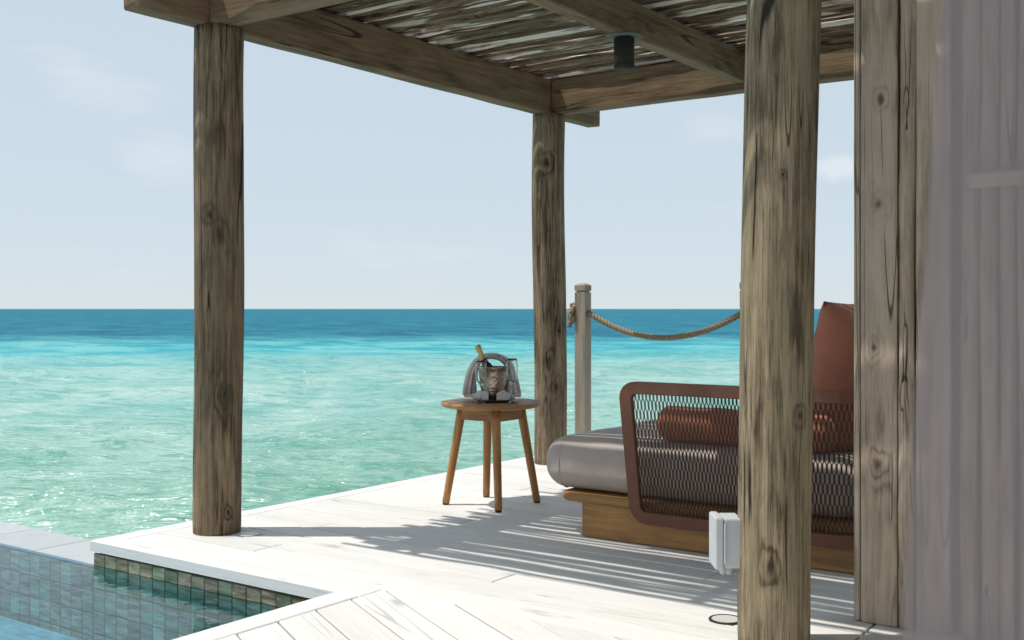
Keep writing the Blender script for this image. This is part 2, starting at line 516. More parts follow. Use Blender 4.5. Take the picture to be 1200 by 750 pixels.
def bucket_mat():
    N = NT('hammered_metal')
    co = N.coord()
    v = N.new('ShaderNodeTexVoronoi'); v.inputs['Scale'].default_value = 75
    N.put(v.inputs['Vector'], co)
    st = N.ramp(N.noise(N.vscale(co, (1, 1, 1)), 14, 4, 0.6), 0.45, 0.6)
    c = N.mix(st, (0.46, 0.39, 0.32), (0.22, 0.165, 0.115))
    N.principled(c, 0.30, N.bump(v.outputs['Distance'], 0.5, 0.004), 0.5, 0.92)
    return N.m
M['bucket'] = bucket_mat()
def glass_mat(name, col, rough=0.0):
    N = NT(name)
    g = N.new('ShaderNodeBsdfGlass'); g.inputs['Color'].default_value = (*col, 1); g.inputs['Roughness'].default_value = rough
    g.inputs['IOR'].default_value = 1.45
    N.t.links.new(g.outputs[0], N.out.inputs['Surface'])
    return N.m
M['glass'] = glass_mat('clear_glass', (0.97, 0.99, 0.98))
M['bottle'] = plain('dark_green_glass', (0.012, 0.028, 0.016), 0.06, 0.6)
def rope_mat():
    N = NT('natural_rope')
    co = N.coord()
    f = N.noise(co, 220, 3, 0.6)
    g = N.noise(co, 9, 3, 0.5)
    c = N.mix(N.ramp(f, 0.3, 0.7), (0.22, 0.155, 0.10), (0.47, 0.37, 0.265))
    c = N.mix(N.math('MULTIPLY', g, 0.4), c, (0.28, 0.22, 0.17))
    N.principled(c, 0.9, N.bump(f, 0.5, 0.002), 0.1)
    return N.m
M['rope'] = rope_mat()
def tile_mat():
    N = NT('banded_green_stone_tile')
    co = N.coord(); rnd = N.rand()
    off = N.new('ShaderNodeCombineXYZ')
    N.put(off.inputs[0], N.math('MULTIPLY', rnd, 41.0)); N.put(off.inputs[2], N.math('MULTIPLY', rnd, 13.0))
    p = N.vadd(co, off.outputs[0])
    band = N.noise(N.vscale(p, (5, 5, 42)), 1.0, 4, 0.6, 0.4)
    pit = N.noise(N.vscale(p, (90, 90, 150)), 1.0, 3, 0.6)
    a = N.mix(N.ramp(band, 0.35, 0.65), (0.15, 0.105, 0.052), (0.48, 0.41, 0.27))
    g = N.mix(N.ramp(band, 0.35, 0.65), (0.13, 0.155, 0.075), (0.32, 0.37, 0.235))
    frac = N.math('FRACT', N.math('MULTIPLY', rnd, 7.31))
    c = N.mix(N.ramp(frac, 0.45, 0.85), a, g)
    c = N.mix(N.ramp(pit, 0.60, 0.70), c, (0.06, 0.045, 0.03))
    hs = N.new('ShaderNodeHueSaturation')
    N.put(hs.inputs['Value'], N.math('MULTIPLY_ADD', N.math('FRACT', N.math('MULTIPLY', rnd, 3.7)), 0.75, 0.62))
    N.put(hs.inputs['Color'], c)
    N.principled(hs.outputs[0], 0.5, N.bump(N.math('ADD', band, N.math('MULTIPLY', pit, -0.5)), 0.4, 0.004), 0.4)
    return N.m
M['tile'] = tile_mat()
M['grout'] = plain('pool_grout', (0.11, 0.105, 0.08), 0.8, 0.2)
def coping_mat():
    N = NT('wet_grey_stone')
    co = N.coord(); rnd = N.rand()
    f = N.noise(co, 7, 5, 0.6)
    c = N.mix(f, (0.46, 0.475, 0.47), (0.60, 0.61, 0.60))
    hs = N.new('ShaderNodeHueSaturation'); N.put(hs.inputs['Value'], N.math('MULTIPLY_ADD', rnd, 0.25, 0.8)); N.put(hs.inputs['Color'], c)
    N.principled(hs.outputs[0], 0.12, N.bump(f, 0.1, 0.003), 0.6)
    return N.m
M['coping'] = coping_mat()
def pool_floor_mat():
    N = NT('pool_floor_stone')
    co = N.coord()
    b = N.new('ShaderNodeTexBrick')
    N.put(b.inputs['Vector'], co)
    b.inputs['Scale'].default_value = 5.0
    b.inputs['Color1'].default_value = (0.26, 0.33, 0.28, 1)
    b.inputs['Color2'].default_value = (0.36, 0.42, 0.35, 1)
    b.inputs['Mortar'].default_value = (0.12, 0.15, 0.13, 1)
    b.inputs['Mortar Size'].default_value = 0.012
    c = N.mix(N.ramp(N.noise(co, 14, 4, 0.6), 0.35, 0.7), b.outputs[0], (0.40, 0.47, 0.40))
    N.principled(c, 0.6, None, 0.3)
    return N.m
M['pool_floor'] = pool_floor_mat()
def pool_water_mat():
    N = NT('pool_water')
    co = N.coord()
    h = N.noise(N.vscale(co, (1, 1, 1)), 5.0, 3, 0.5, 0.3)
    h = N.math('ADD', h, N.math('MULTIPLY', N.noise(co, 17.0, 2, 0.5), 0.25))
    nrm = N.bump(h, 0.10, 0.05)
    fr = N.new('ShaderNodeFresnel'); fr.inputs['IOR'].default_value = 1.33
    N.put(fr.inputs['Normal'], nrm)
    tr = N.new('ShaderNodeBsdfTransparent'); tr.inputs['Color'].default_value = (0.44, 0.76, 0.98, 1)
    gl = N.new('ShaderNodeBsdfGlossy'); gl.inputs['Roughness'].default_value = 0.01; gl.inputs['Color'].default_value = (1, 1, 1, 1)
    N.put(gl.inputs['Normal'], nrm)
    mx = N.new('ShaderNodeMixShader')
    N.put(mx.inputs[0], fr.outputs[0])
    N.t.links.new(tr.outputs[0], mx.inputs[1]); N.t.links.new(gl.outputs[0], mx.inputs[2])
    N.t.links.new(mx.outputs[0], N.out.inputs['Surface'])
    return N.m
M['pool_water'] = pool_water_mat()
def sea_mat():
    """shallow sandy lagoon with weed patches, dropping off to deep water about 75 m out"""
    N = NT('lagoon_water')
    co = N.coord()
    sep = N.new('ShaderNodeSeparateXYZ'); N.put(sep.inputs[0], co)
    # distance out from the deck along the view of the reef edge
    dist = N.math('ADD', N.math('MULTIPLY', N.math('SUBTRACT', sep.outputs[0], CAM.x), FV.x), N.math('MULTIPLY', N.math('SUBTRACT', sep.outputs[1], CAM.y), FV.y))
    edge = N.math('ADD', dist, N.math('MULTIPLY', N.math('SUBTRACT', N.noise(co, 0.02, 4, 0.6), 0.5), 30.0))
    # ripple frame, crests across the line of sight; wave light and shade go into colour
    along = N.math('ADD', N.math('MULTIPLY', sep.outputs[0], RV.x), N.math('MULTIPLY', sep.outputs[1], RV.y))
    rip = N.new('ShaderNodeCombineXYZ')
    N.put(rip.inputs[0], N.math('MULTIPLY', along, 0.50)); N.put(rip.inputs[1], dist)
    rip = rip.outputs[0]
    pat = N.noise(N.vscale(co, (1, 1, 0)), 0.20, 6, 0.62, 0.4)
    r1 = N.noise(rip, 6.5, 4, 0.66, 0.6)
    r2 = N.noise(rip, 1.9, 4, 0.66, 0.6)
    r3 = N.noise(rip, 0.30, 5, 0.70, 0.4)
    shallow = N.mix(N.ramp(pat, 0.36, 0.64), (0.16, 0.345, 0.27), (0.285, 0.455, 0.385))
    shallow = N.mix(N.math('MULTIPLY', N.ramp(r2, 0.53, 0.66), 0.75), shallow, (0.082, 0.265, 0.185))  # darker wave faces painted into the water colour
    shallow = N.mix(N.math('MULTIPLY', N.ramp(r1, 0.52, 0.62), 0.65), shallow, (0.088, 0.270, 0.200))
    shallow = N.mix(N.math('MULTIPLY', N.ramp(r1, 0.48, 0.38), 0.5), shallow, (0.40, 0.535, 0.47))  # pale ripples painted in for reflected sky
    mid = N.mix(N.ramp(pat, 0.38, 0.64), (0.195, 0.405, 0.37), (0.325, 0.49, 0.45))
    mid = N.mix(N.math('MULTIPLY', N.ramp(r2, 0.52, 0.62), 0.75), mid, (0.125, 0.345, 0.315))
    mid = N.mix(N.math('MULTIPLY', N.ramp(r2, 0.47, 0.38), 0.5), mid, (0.41, 0.54, 0.505))  # painted sky reflection on the mid-distance ripples
    turq = N.mix(N.ramp(r3, 0.40, 0.60), (0.030, 0.325, 0.385), (0.16, 0.475, 0.48))
    turq = N.mix(N.math('MULTIPLY', N.ramp(r2, 0.52, 0.62), 0.5), turq, (0.02, 0.27, 0.34))
    deep = N.mix(N.ramp(r3, 0.42, 0.58), (0.006, 0.120, 0.195), (0.022, 0.205, 0.275))
    deep = N.mix(N.math('MULTIPLY', N.ramp(r2, 0.52, 0.62), 0.5), deep, (0.0, 0.075, 0.15))  # dark wave dashes painted into the deep water
    c = N.mix(N.ramp(edge, 11, 30), shallow, mid)
    c = N.mix(N.ramp(edge, 36, 70), c, turq)
    c = N.mix(N.ramp(edge, 66, 104), c, deep)
    h = N.math('ADD', N.math('MULTIPLY', r1, 0.30), N.math('MULTIPLY', r2, 1.0))
    h = N.math('ADD', h, N.math('MULTIPLY', r3, 2.5))
    nrm = N.bump(h, 0.9, 0.22)
    df = N.new('ShaderNodeBsdfDiffuse'); N.put(df.inputs['Color'], c); N.put(df.inputs['Normal'], nrm)
    gl = N.new('ShaderNodeBsdfGlossy'); gl.inputs['Roughness'].default_value = 0.10; N.put(gl.inputs['Normal'], nrm)
    mx = N.new('ShaderNodeMixShader'); mx.inputs[0].default_value = 0.10
    N.t.links.new(df.outputs[0], mx.inputs[1]); N.t.links.new(gl.outputs[0], mx.inputs[2])
    N.t.links.new(mx.outputs[0], N.out.inputs['Surface'])
    return N.m
M['sea'] = sea_mat()
def curtain_mat():
    N = NT('sheer_voile')
    co = N.coord()
    f = N.noise(N.vscale(co, (60, 60, 1.5)), 1.0, 2, 0.5)
    d = N.new('ShaderNodeBsdfDiffuse'); d.inputs['Color'].default_value = (0.475, 0.415, 0.415, 1)
    tl = N.new('ShaderNodeBsdfTranslucent'); tl.inputs['Color'].default_value = (0.45, 0.39, 0.39, 1)
    m1 = N.new('ShaderNodeMixShader'); m1.inputs[0].default_value = 0.45
    N.t.links.new(d.outputs[0], m1.inputs[1]); N.t.links.new(tl.outputs[0], m1.inputs[2])
    tr = N.new('ShaderNodeBsdfTransparent'); tr.inputs['Color'].default_value = (0.96, 0.93, 0.94, 1)
    m2 = N.new('ShaderNodeMixShader')
    N.put(m2.inputs[0], N.ramp(f, 0.2, 0.8, 0.68, 0.76))
    N.t.links.new(tr.outputs[0], m2.inputs[1]); N.t.links.new(m1.outputs[0], m2.inputs[2])
    N.t.links.new(m2.outputs[0], N.out.inputs['Surface'])
    return N.m
M['voile'] = curtain_mat()

# ------------------------------------------------------------------ sea
SEA_Z = -1.55
def build_sea():
    rng = np.random.default_rng(3)
    na, nr = 620, 560
    az = np.linspace(R(-80), R(80), na) 
    rr = np.exp(np.linspace(math.log(2.2), math.log(14000), nr))
    A, D = np.meshgrid(az, rr)
    X = CAM.x + D * (np.cos(A) * FV.x + np.sin(A) * RV.x)
    Y = CAM.y + D * (np.cos(A) * FV.y + np.sin(A) * RV.y)
    cell = D * max(math.log(14000 / 2.2) / nr, R(160) / na)
    Z = np.zeros_like(X)
    wind = math.atan2(-FV.y, -FV.x) + 0.25
    for i in range(70):
        lam = 0.35 * (14.0 / 0.35) ** rng.random()
        k = 2 * math.pi / lam
        th = wind + rng.normal(0, 0.75)
        ph = rng.random() * 6.283
        amp = 0.0046 * lam ** 0.75
        fade = np.clip((lam / cell - 2.2) / 3.0, 0, 1)
        s = np.sin(k * (X * math.cos(th) + Y * math.sin(th)) + ph)
        Z += amp * fade * (s + 0.35 * np.abs(s))
    Z += SEA_Z
    V = np.stack([X, Y, Z], -1).reshape(-1, 3)
    idx = np.arange(nr * na).reshape(nr, na)
    F = np.stack([idx[:-1, :-1], idx[1:, :-1], idx[1:, 1:], idx[:-1, 1:]], -1).reshape(-1, 4)
    me = bpy.data.meshes.new('sea')
    me.vertices.add(len(V)); me.vertices.foreach_set('co', V.ravel().astype(np.float32))
    me.loops.add(F.size); me.loops.foreach_set('vertex_index', F.ravel().astype(np.int32))
    me.polygons.add(len(F)); me.polygons.foreach_set('loop_start', np.arange(0, F.size, 4, dtype=np.int32))
    me.update(calc_edges=True)
    me.polygons.foreach_set('use_smooth', [True] * len(me.polygons))
    me.flip_normals()
    me.materials.append(M['sea'])
    o = link(bpy.data.objects.new('sea', me))
    tag(o, 'turquoise lagoon running out to a dark blue band at the horizon', 'sea', kind='structure')
build_sea()

# ------------------------------------------------------------------ deck
deck_v = merge([boxv(-0.27, 2.84, -0.41, 3.38, -0.30, -0.055),
                boxv(1.21, 2.84, -4.3, -0.42, -0.30, -0.056),
                boxv(2.85, 6.6, -4.3, 0.9, -0.30, -0.057)])
deck = mesh_obj('deck', *deck_v, M['underdeck'])
tag(deck, 'whitewashed timber deck over the lagoon', 'deck', kind='structure')

def plank(poly, ang=0.0, z1=0.0, th=0.045, mat='deck'):
    cx = sum(p[0] for p in poly) / len(poly); cy = sum(p[1] for p in poly) / len(poly)
    c, s = math.cos(-ang), math.sin(-ang)
    loc = [((p[0]-cx)*c - (p[1]-cy)*s, (p[0]-cx)*s + (p[1]-cy)*c) for p in poly]
    dz = random.uniform(-0.0016, 0.0016)
    return mesh_obj('plank', *prism(loc, -th, 0, 0.0035), M[mat], deck, (cx, cy, z1 + dz), ang)

G = 0.0068
# border boards
plank([(-0.30, -0.437), (-0.203, -0.335), (-0.203, 3.40), (-0.30, 3.40)], R(90))
plank([(-0.297, -0.44), (1.292, -0.44), (1.292, -0.324), (-0.20, -0.324), (-0.203, -0.340)], 0, 0.001)
plank([(1.18, -4.3), (1.288, -4.3), (1.288, -0.443), (1.18, -0.443)], R(90), 0.0005)
# long boards beside the daybed
PITCH = 0.1565
y = -0.320
row = 0
while y < 3.36:
    y1 = min(y + PITCH - G, 3.40)
    cuts = [-0.199]
    if row % 3 == 1: cuts.append(random.uniform(0.25, 0.8) if row > 2 else 0.44)
    elif row % 3 == 2: cuts.append(random.uniform(1.5, 2.3))
    cuts.append(2.853)
    for a, b in zip(cuts[:-1], cuts[1:]):
        plank([(a, y), (b - 0.003, y), (b - 0.003, y1), (a, y1)], 0)
    y += PITCH
    row += 1
# boards laid on the diagonal between pool and house
ANG = math.atan2(-0.472, 0.881)
ux, uy = math.cos(ANG), math.sin(ANG)
nx, ny = -uy, ux
base = nx * 1.295 + ny * (-0.479)
for k in range(-24, 12):
    lo = base + k * 0.1475
    hi = lo + 0.1475 - G
    P = [(1.2925, -4.3), (2.853, -4.3), (2.853, -0.3235), (1.2925, -0.3235)]
    P = clip(P, -nx, -ny, -lo)
    if len(P) > 2: P = clip(P, nx, ny, hi)
    if len(P) > 2: plank(P, ANG)
# floor boards of the room behind the threshold
y = -4.3
while y < 0.86:
    plank([(2.8585, y), (6.6, y), (6.6, y + 0.1515), (2.8585, y + 0.1515)], 0, -0.001)
    y += 0.155

# ------------------------------------------------------------------ plunge pool
WZ = -0.108
FLOOR_Z = -0.45
pool = empty('plunge_pool', (0.4, -2.2, FLOOR_Z))
tag(pool, 'plunge pool lined with banded green stone tiles, overflowing towards the sea', 'pool')
def pp(v): return [(a - 0.4, b + 2.2, c - FLOOR_Z) for (a, b, c) in v]
sh = merge([boxv(-0.298, 1.178, -0.417, -0.412, FLOOR_Z - 0.3, -0.058),
            boxv(-5.0, -0.302, -0.417, -0.135, FLOOR_Z - 0.9, WZ - 0.017),
            boxv(1.172, 1.20, -4.3, -0.43, FLOOR_Z - 0.3, -0.058)])
mesh_obj('shell', pp(sh[0]), sh[1], M['grout'], pool)
mesh_obj('pool_floor', pp(boxv(-5.0, 1.171, -4.4, -0.4165, FLOOR_Z - 0.2, FLOOR_Z)[0]), boxv(0,0,0,0,0,0)[1], M['pool_floor'], pool)
def tile_mesh(w, h):
    b = 0.0025
    V = [(0,0,0),(w,0,0),(w,0,h),(0,0,h),(b,-0.006,b),(w-b,-0.006,b),(w-b,-0.006,h-b),(b,-0.006,h-b)]
    F = [(4,5,6,7),(0,1,5,4),(1,2,6,5),(2,3,7,6),(3,0,4,7)]
    me = bpy.data.meshes.new('tile'); me.from_pydata(V, [], F); me.materials.append(M['tile'])
    return me
TW, TH = 0.082, 0.098
tm = tile_mesh(TW - 0.003, TH - 0.003)
tm_cut = tile_mesh(TW - 0.003, 0.051)
def put_tile(x, y, z, me=tm):
    o = link(bpy.data.objects.new('tile', me))
    o.parent = pool
    o.location = (x - 0.4, y + 2.2 + random.uniform(-0.0012, 0.0012), z - FLOOR_Z)
    return o
for i in range(18):
    put_tile(-0.296 + i * TW, -0.4175, -0.0565 - 0.054, tm_cut)
    for j in range(4):
        put_tile(-0.296 + i * TW, -0.4175, -0.0565 - 0.054 - (j + 1) * TH)
for i in range(22):
    for j in range(4):
        put_tile(-0.300 - (i + 1) * TW, -0.4175, -0.0565 - 0.054 - 0.014 - (j + 1) * TH)
for i in range(9):
    w = 0.46
    x1 = -0.302 - i * w
    V, F = prism([(x1 - w + 0.003, -0.4225), (x1, -0.4225), (x1, -0.13), (x1 - w + 0.003, -0.13)], -0.012, 0.0, 0.004)
    mesh_obj('coping_stone', [(a - 0.4, b + 2.2, c + (WZ + 0.0015) - FLOOR_Z) for a, b, c in V], F, M['coping'], pool)
pw = mesh_obj('pool_water', [(-5.0, -4.4, WZ), (1.178, -4.4, WZ), (1.178, -0.4185, WZ), (-5, -0.4185, WZ)], [(0, 1, 2, 3)], M['pool_water'])
tag(pw, 'clear blue water of the plunge pool', 'pool water', kind='structure')

# ------------------------------------------------------------------ pergola
PX = 2.70
pergola = empty('pergola', (0, 0, 0))
tag(pergola, 'log post pergola with squared beams and a roof of rough sticks', 'pergola')
def log_post(x, y, r0, r1, h, lean, seed, mat):
    segs, sides = 60, 40
    path, rad = [], []
    for i in range(segs + 1):
        z = h * i / segs
        t = z / h
        wob = Vector((noise.noise((seed, z * 0.9, 0)), noise.noise((0, seed, z * 0.9)), 0)) * 0.010
        path.append(Vector((0, 0, z)) + Vector((lean[0], lean[1], 0)) * t + wob)
        rs = []
        for k in range(sides):
            th = 2 * math.pi * k / sides
            q = Vector((math.cos(th) * 1.3 + seed, math.sin(th) * 1.3, z * 1.7))
            q2 = Vector((math.cos(th) * 5 + seed, math.sin(th) * 5, z * 2.2))
            rs.append((r0 + (r1 - r0) * t) * (1 + 0.035 * noise.noise(q) + 0.012 * noise.noise(q2)) * (0.985 if i == 0 else 1))
        rad.append(rs)
    V, F = tube(path, rad, sides)
    return mesh_obj('post', V, F, mat, pergola, (x, y, 0.001), 0, True)
log_post(0.0, 0.0, 0.106, 0.110, 2.255, (0.012, 0.008), 2.3, POST_M[0])
log_post(0.0, 2.70, 0.106, 0.105, 2.255, (-0.005, -0.003), 5.1, POST_M[1])
log_post(2.676, -0.125, 0.1065, 0.109, 2.255, (0.03, 0.022), 9.7, POST_M[2])
log_post(2.68, 2.70, 0.105, 0.105, 2.255, (0, 0), 12.4, POST_M[1])
BZ = 2.252
def beam(name, x, y, ang, L, w, h, z, seed):
    V, F = timber(L, w, h, max(2, int(L / 0.12)), 0.006, 0.0035, seed)
    return mesh_obj(name, V, F, M['beam'], pergola, (x, y, z), ang)
beam('beam', -0.010, -0.44, R(90), 3.70, 0.105, 0.22, BZ, 1.0)          # along the sea side
beam('beam', 0.0445, -0.028, 0, 3.0, 0.105, 0.218, BZ + 0.0015, 2.0)   # near cross beam
beam('beam', 0.0445, 2.700, 0, 3.0, 0.105, 0.218, BZ + 0.0012, 3.0)    # far cross beam
beam('beam', 2.70, 0.03, R(90), 2.61, 0.105, 0.22, BZ + 0.0005, 4.0)
beam('joist', 1.345, 0.027, R(90), 2.618, 0.085, 0.165, 2.292, 5.0)
# roof sticks, laid across the joists
random.seed(21)
y = -0.545
prev_r = 0.0
n_st = 0
sun_gap = False
while y < 3.28:
    r = random.choice([0.013, 0.016, 0.019, 0.022, 0.025, 0.028]) * random.uniform(0.9, 1.1)
    if y < 0.10: gap = random.choice([-0.004, 0.004, 0.010, 0.015, 0.019, -0.006])
    else: gap = random.choice([-0.008, -0.006, -0.004, -0.002, 0.002, 0.005, 0.009, 0.013, 0.019])
    pale = random.random() < 0.30
    if pale: gap = max(gap, random.uniform(0.004, 0.014))
    if 2.545 < y < 2.60 and not sun_gap:
        gap = 0.026; sun_gap = True
    y += prev_r + r + gap
    prev_r = r
    x0 = -0.33 + random.uniform(-0.07, 0.09)
    x1 = 2.98 + random.uniform(-0.05, 0.03)
    sd = n_st * 3.17
    segs = 30
    path, rad = [], []
    for i in range(segs + 1):
        x = x0 + (x1 - x0) * i / segs
        path.append((x, y + 0.014 * noise.noise((x * 1.1, sd, 0)) + 0.007 * noise.noise((x * 3.5, sd, 4)), 2.482 + r + 0.006 * noise.noise((x * 1.3, sd, 9)) + (0.016 if n_st % 2 else 0)))
        taper = 1.0 if 0 < i < segs else 0.75
        rs = []
        for k in range(7):
            rs.append(r * taper * (1 + 0.45 * noise.noise((x * 3.2, sd, k * 1.1)) + 0.16 * noise.noise((x * 11, sd, k * 2.1))))
        rad.append(rs)
    V, F = tube(path, rad, 7)
    mesh_obj('roof_stick', V, F, M['pale_stick' if pale else 'stick'], pergola)
    n_st += 1
# thin battens tying the sticks on top
for x in (0.02, 1.30, 2.72):
    V, F = timber(3.85, 0.05, 0.03, 20, 0.004, 0.004, x)
    mesh_obj('batten', V, F, M['beam'], pergola, (x, -0.55, 2.565), R(90))

# ------------------------------------------------------------------ ceiling light
cl = empty('ceiling_light', (1.345, 1.31, 2.135))
tag(cl, 'dark cylinder downlight fixed under the middle joist of the pergola', 'light')
mesh_obj('housing', *lathe([(0.046, 0.0), (0.0485, 0.004), (0.0485, 0.144), (0.044, 0.150)], 32), M['black_metal'], cl, smooth=False)
mesh_obj('rim', *lathe([(0.050, 0.010), (0.0505, 0.013), (0.0505, 0.021), (0.050, 0.024)], 32), M['black_metal'], cl)
mesh_obj('mounting_plate', *lathe([(0.086, 0.1505), (0.088, 0.153), (0.088, 0.1565)], 32), M['verdigris'], cl)
mesh_obj('lens', *lathe([(0.036, -0.0015), (0.036, 0.0)], 24), M['black_metal'], cl)
for o in cl.children:
    o.data.polygons.foreach_set('use_smooth', [len(p.vertices) == 4 for p in o.data.polygons])

# ------------------------------------------------------------------ rope railing
def rope_posts():
    xs = (-0.074, 1.145, 2.36)
    labs = ('square grey rope post beside the log post, rope knotted through it',
            'square grey rope post behind the near log post', 'square grey rope post behind the daybed cushions')
    for x, lb in zip(xs, labs):
        e = empty('rope_post', (x, 3.22, 0.0015))
        tag(e, lb, 'post', 'posts of the rope railing')
        w = 0.041
        def sq(k, z): return [(-k, -k, z), (k, -k, z), (k, k, z), (-k, k, z)]
        def stack(levels):
            V = []; F = []
            for k, z in levels: V += sq(k, z)
            for i in range(len(levels) - 1):
                for j in range(4):
                    a = i*4 + j; b = i*4 + (j+1) % 4
                    F.append((a, b, b+4, a+4))
            F.append((3,2,1,0)); n = len(V); F.append((n-4, n-3, n-2, n-1))
            return V, F
        mesh_obj('shaft', *stack([(w, 0), (w, 1.110), (w - 0.006, 1.114)]), M['rope_post'], e)
        mesh_obj('neck', *stack([(w - 0.009, 1.114), (w - 0.009, 1.121)]), M['rope_post'], e)
        mesh_obj('cap', *stack([(w - 0.003, 1.121), (w + 0.001, 1.124), (w + 0.001, 1.160), (w - 0.022, 1.174)]), M['rope_post'], e)
    return xs
rope_xs = rope_posts()
def rope_mesh(path, r=0.0105, pitch=0.085, sides=6):
    P = [Vector(p) for p in path]
    # resample
    L = [0.0]
    for a, b in zip(P[:-1], P[1:]): L.append(L[-1] + (b - a).length)
    tot = L[-1]; n = int(tot / (pitch / 10)) + 1
    Q = []
    j = 0
    for i in range(n + 1):
        s = tot * i / n
        while j < len(P) - 2 and L[j + 1] < s: j += 1
        t = (s - L[j]) / max(1e-6, L[j+1] - L[j])
        Q.append((s, P[j].lerp(P[j+1], t)))
    parts = []
    for st in range(3):
        pts = []
        for i, (s, p) in enumerate(Q):
            t = (Q[min(i+1, n)][1] - Q[max(i-1, 0)][1]).normalized()
            a = t.cross(Vector((0.13, 0.2, 0.97))).normalized()
            b = t.cross(a)
            th = 2 * math.pi * (s / pitch + st / 3)
            pts.append(p + (a * math.cos(th) + b * math.sin(th)) * r * 1.05)
        parts.append(tube(pts, r, sides))
    return merge(parts)
def sag(x0, x1, y, z0, drop, n=40):
    return [(x0 + (x1 - x0) * i / n, y, z0 - drop * (1 - (2 * i / n - 1) ** 2)) for i in range(n + 1)]
for i, (a, b, lb) in enumerate(((rope_xs[0], rope_xs[1], 'twisted rope sagging between the grey post by the log post and the next post'),
                     (rope_xs[1], rope_xs[2], 'twisted rope running behind the near log post to the upright cushion'))):
    V, F = rope_mesh(sag(a + 0.042, b - 0.042, 3.22, 0.975, 0.165))
    rp = mesh_obj('rope', V, F, M['rope'], smooth=True)
    tag(rp, lb, 'rope', 'ropes of the railing')
# knot on the sea side of the first post, a part of the first rope
rope1 = bpy.data.objects['rope']
kp = []
kc = Vector((rope_xs[0] - 0.072, 3.205, 0.962))
for i in range(70):
    t = i / 69 * 2 * math.pi * 2
    kp.append(kc + Vector((0.020 * math.cos(3 * t / 2) , (0.030 + 0.014 * math.cos(3 * t / 2)) * math.cos(t), (0.036 + 0.014 * math.cos(3 * t / 2)) * math.sin(t))))
V, F = rope_mesh(kp, 0.011, 0.07)
mesh_obj('knot', V, F, M['rope'], rope1, smooth=True)
V, F = rope_mesh([kc + Vector((0, -0.01, -0.03)), kc + Vector((-0.012, -0.02, -0.058)), kc + Vector((-0.02, -0.025, -0.085))], 0.010, 0.07)
mesh_obj('tail', V, F, M['rope'], rope1, smooth=True)
V, F = rope_mesh([kc + Vector((0.005, 0.0, 0.02)), kc + Vector((0.005, -0.005, 0.050)), kc + Vector((-0.004, -0.01, 0.074))], 0.010, 0.07)
mesh_obj('tail', V, F, M['rope'], rope1, smooth=True)

# ------------------------------------------------------------------ side table and champagne service
TC = Vector((0.585, 1.275, 0.0))
TB_Z = 0.525
table = empty('side_table', (TC.x, TC.y, 0.002), YAW)
tag(table, 'round teak side table on four splayed legs', 'table')
prof = [(0.0, TB_Z - 0.028), (0.235, TB_Z - 0.028), (0.249, TB_Z - 0.024), (0.2565, TB_Z - 0.013), (0.2565, TB_Z - 0.008), (0.252, TB_Z - 0.002), (0.246, TB_Z), (0.0, TB_Z)]
mesh_obj('table_top', *lathe(prof, 64), M['teak_x'], table, smooth=False)
feet = [(-0.232, -0.010), (-0.030, 0.215), (0.040, -0.222), (0.235, 0.045)]
tops = [(x * 0.64, y * 0.64) for x, y in feet]
for (fx, fy), (tx, ty) in zip(feet, tops):
    pth = [Vector((fx, fy, 0.006)).lerp(Vector((tx, ty, TB_Z - 0.029)), i / 8) for i in range(9)]
    rad = [0.0185 + 0.005 * (i / 8) for i in range(9)]
    lg = mesh_obj('leg', *tube(pth, rad, 20), M['teak'], table, smooth=True)
    mesh_obj('foot_pad', *tube([(fx, fy, 0.0), (fx, fy, 0.0065)], 0.0165, 16), M['black_metal'], lg)
order = [0, 1, 3, 2]
for i in range(4):
    a, b = tops[order[i]], tops[order[(i + 1) % 4]]
    A, B = Vector((*a, 0)), Vector((*b, 0))
    k = 1.10
    A, B = A * k, B * k
    L = (B - A).length
    d = (B - A) / L
    V, F = timber(L - 0.034, 0.02, 0.062, 1, 0.002)
    p = A + d * 0.017
    mesh_obj('apron', V, F, M['teak_x'], table, (p.x, p.y, TB_Z - 0.0915), math.atan2(d.y, d.x))

def on_table(dx, dy, dz=0.0):
    p = TC + RV * dx + FV * dy
    return (p.x, p.y, TB_Z + 0.0025 + dz)
# plate
pl = mesh_obj('plate', *lathe([(0.0, 0.0), (0.075, 0.0), (0.080, 0.003), (0.108, 0.012), (0.110, 0.0145), (0.106, 0.0145), (0.079, 0.007), (0.0, 0.006)], 48), M['plate'], None, on_table(0.015, -0.02), 0, True)
tag(pl, 'dark round plate under the ice bucket on the teak table', 'plate')
# ice bucket
bk = empty('ice_bucket', on_table(0.012, -0.02, 0.0075), YAW)
tag(bk, 'hammered metal ice bucket on a dark plate on the teak table', 'ice bucket')
mesh_obj('body', *lathe([(0.0, 0.0), (0.045, 0.0), (0.052, 0.004), (0.061, 0.035), (0.069, 0.08), (0.075, 0.13), (0.0785, 0.162), (0.0815, 0.166), (0.0815, 0.170), (0.077, 0.170), (0.0745, 0.160), (0.066, 0.08), (0.056, 0.03), (0.0, 0.02)], 48), M['bucket'], bk, smooth=True)
hp = [(0.0795 * math.cos(a) * (1.06), 0.0, 0.150 + 0.078 * math.sin(a)) for a in [math.pi * i / 24 for i in range(25)]]
mesh_obj('handle', *tube(hp, 0.004, 8), M['bucket'], bk, smooth=True)
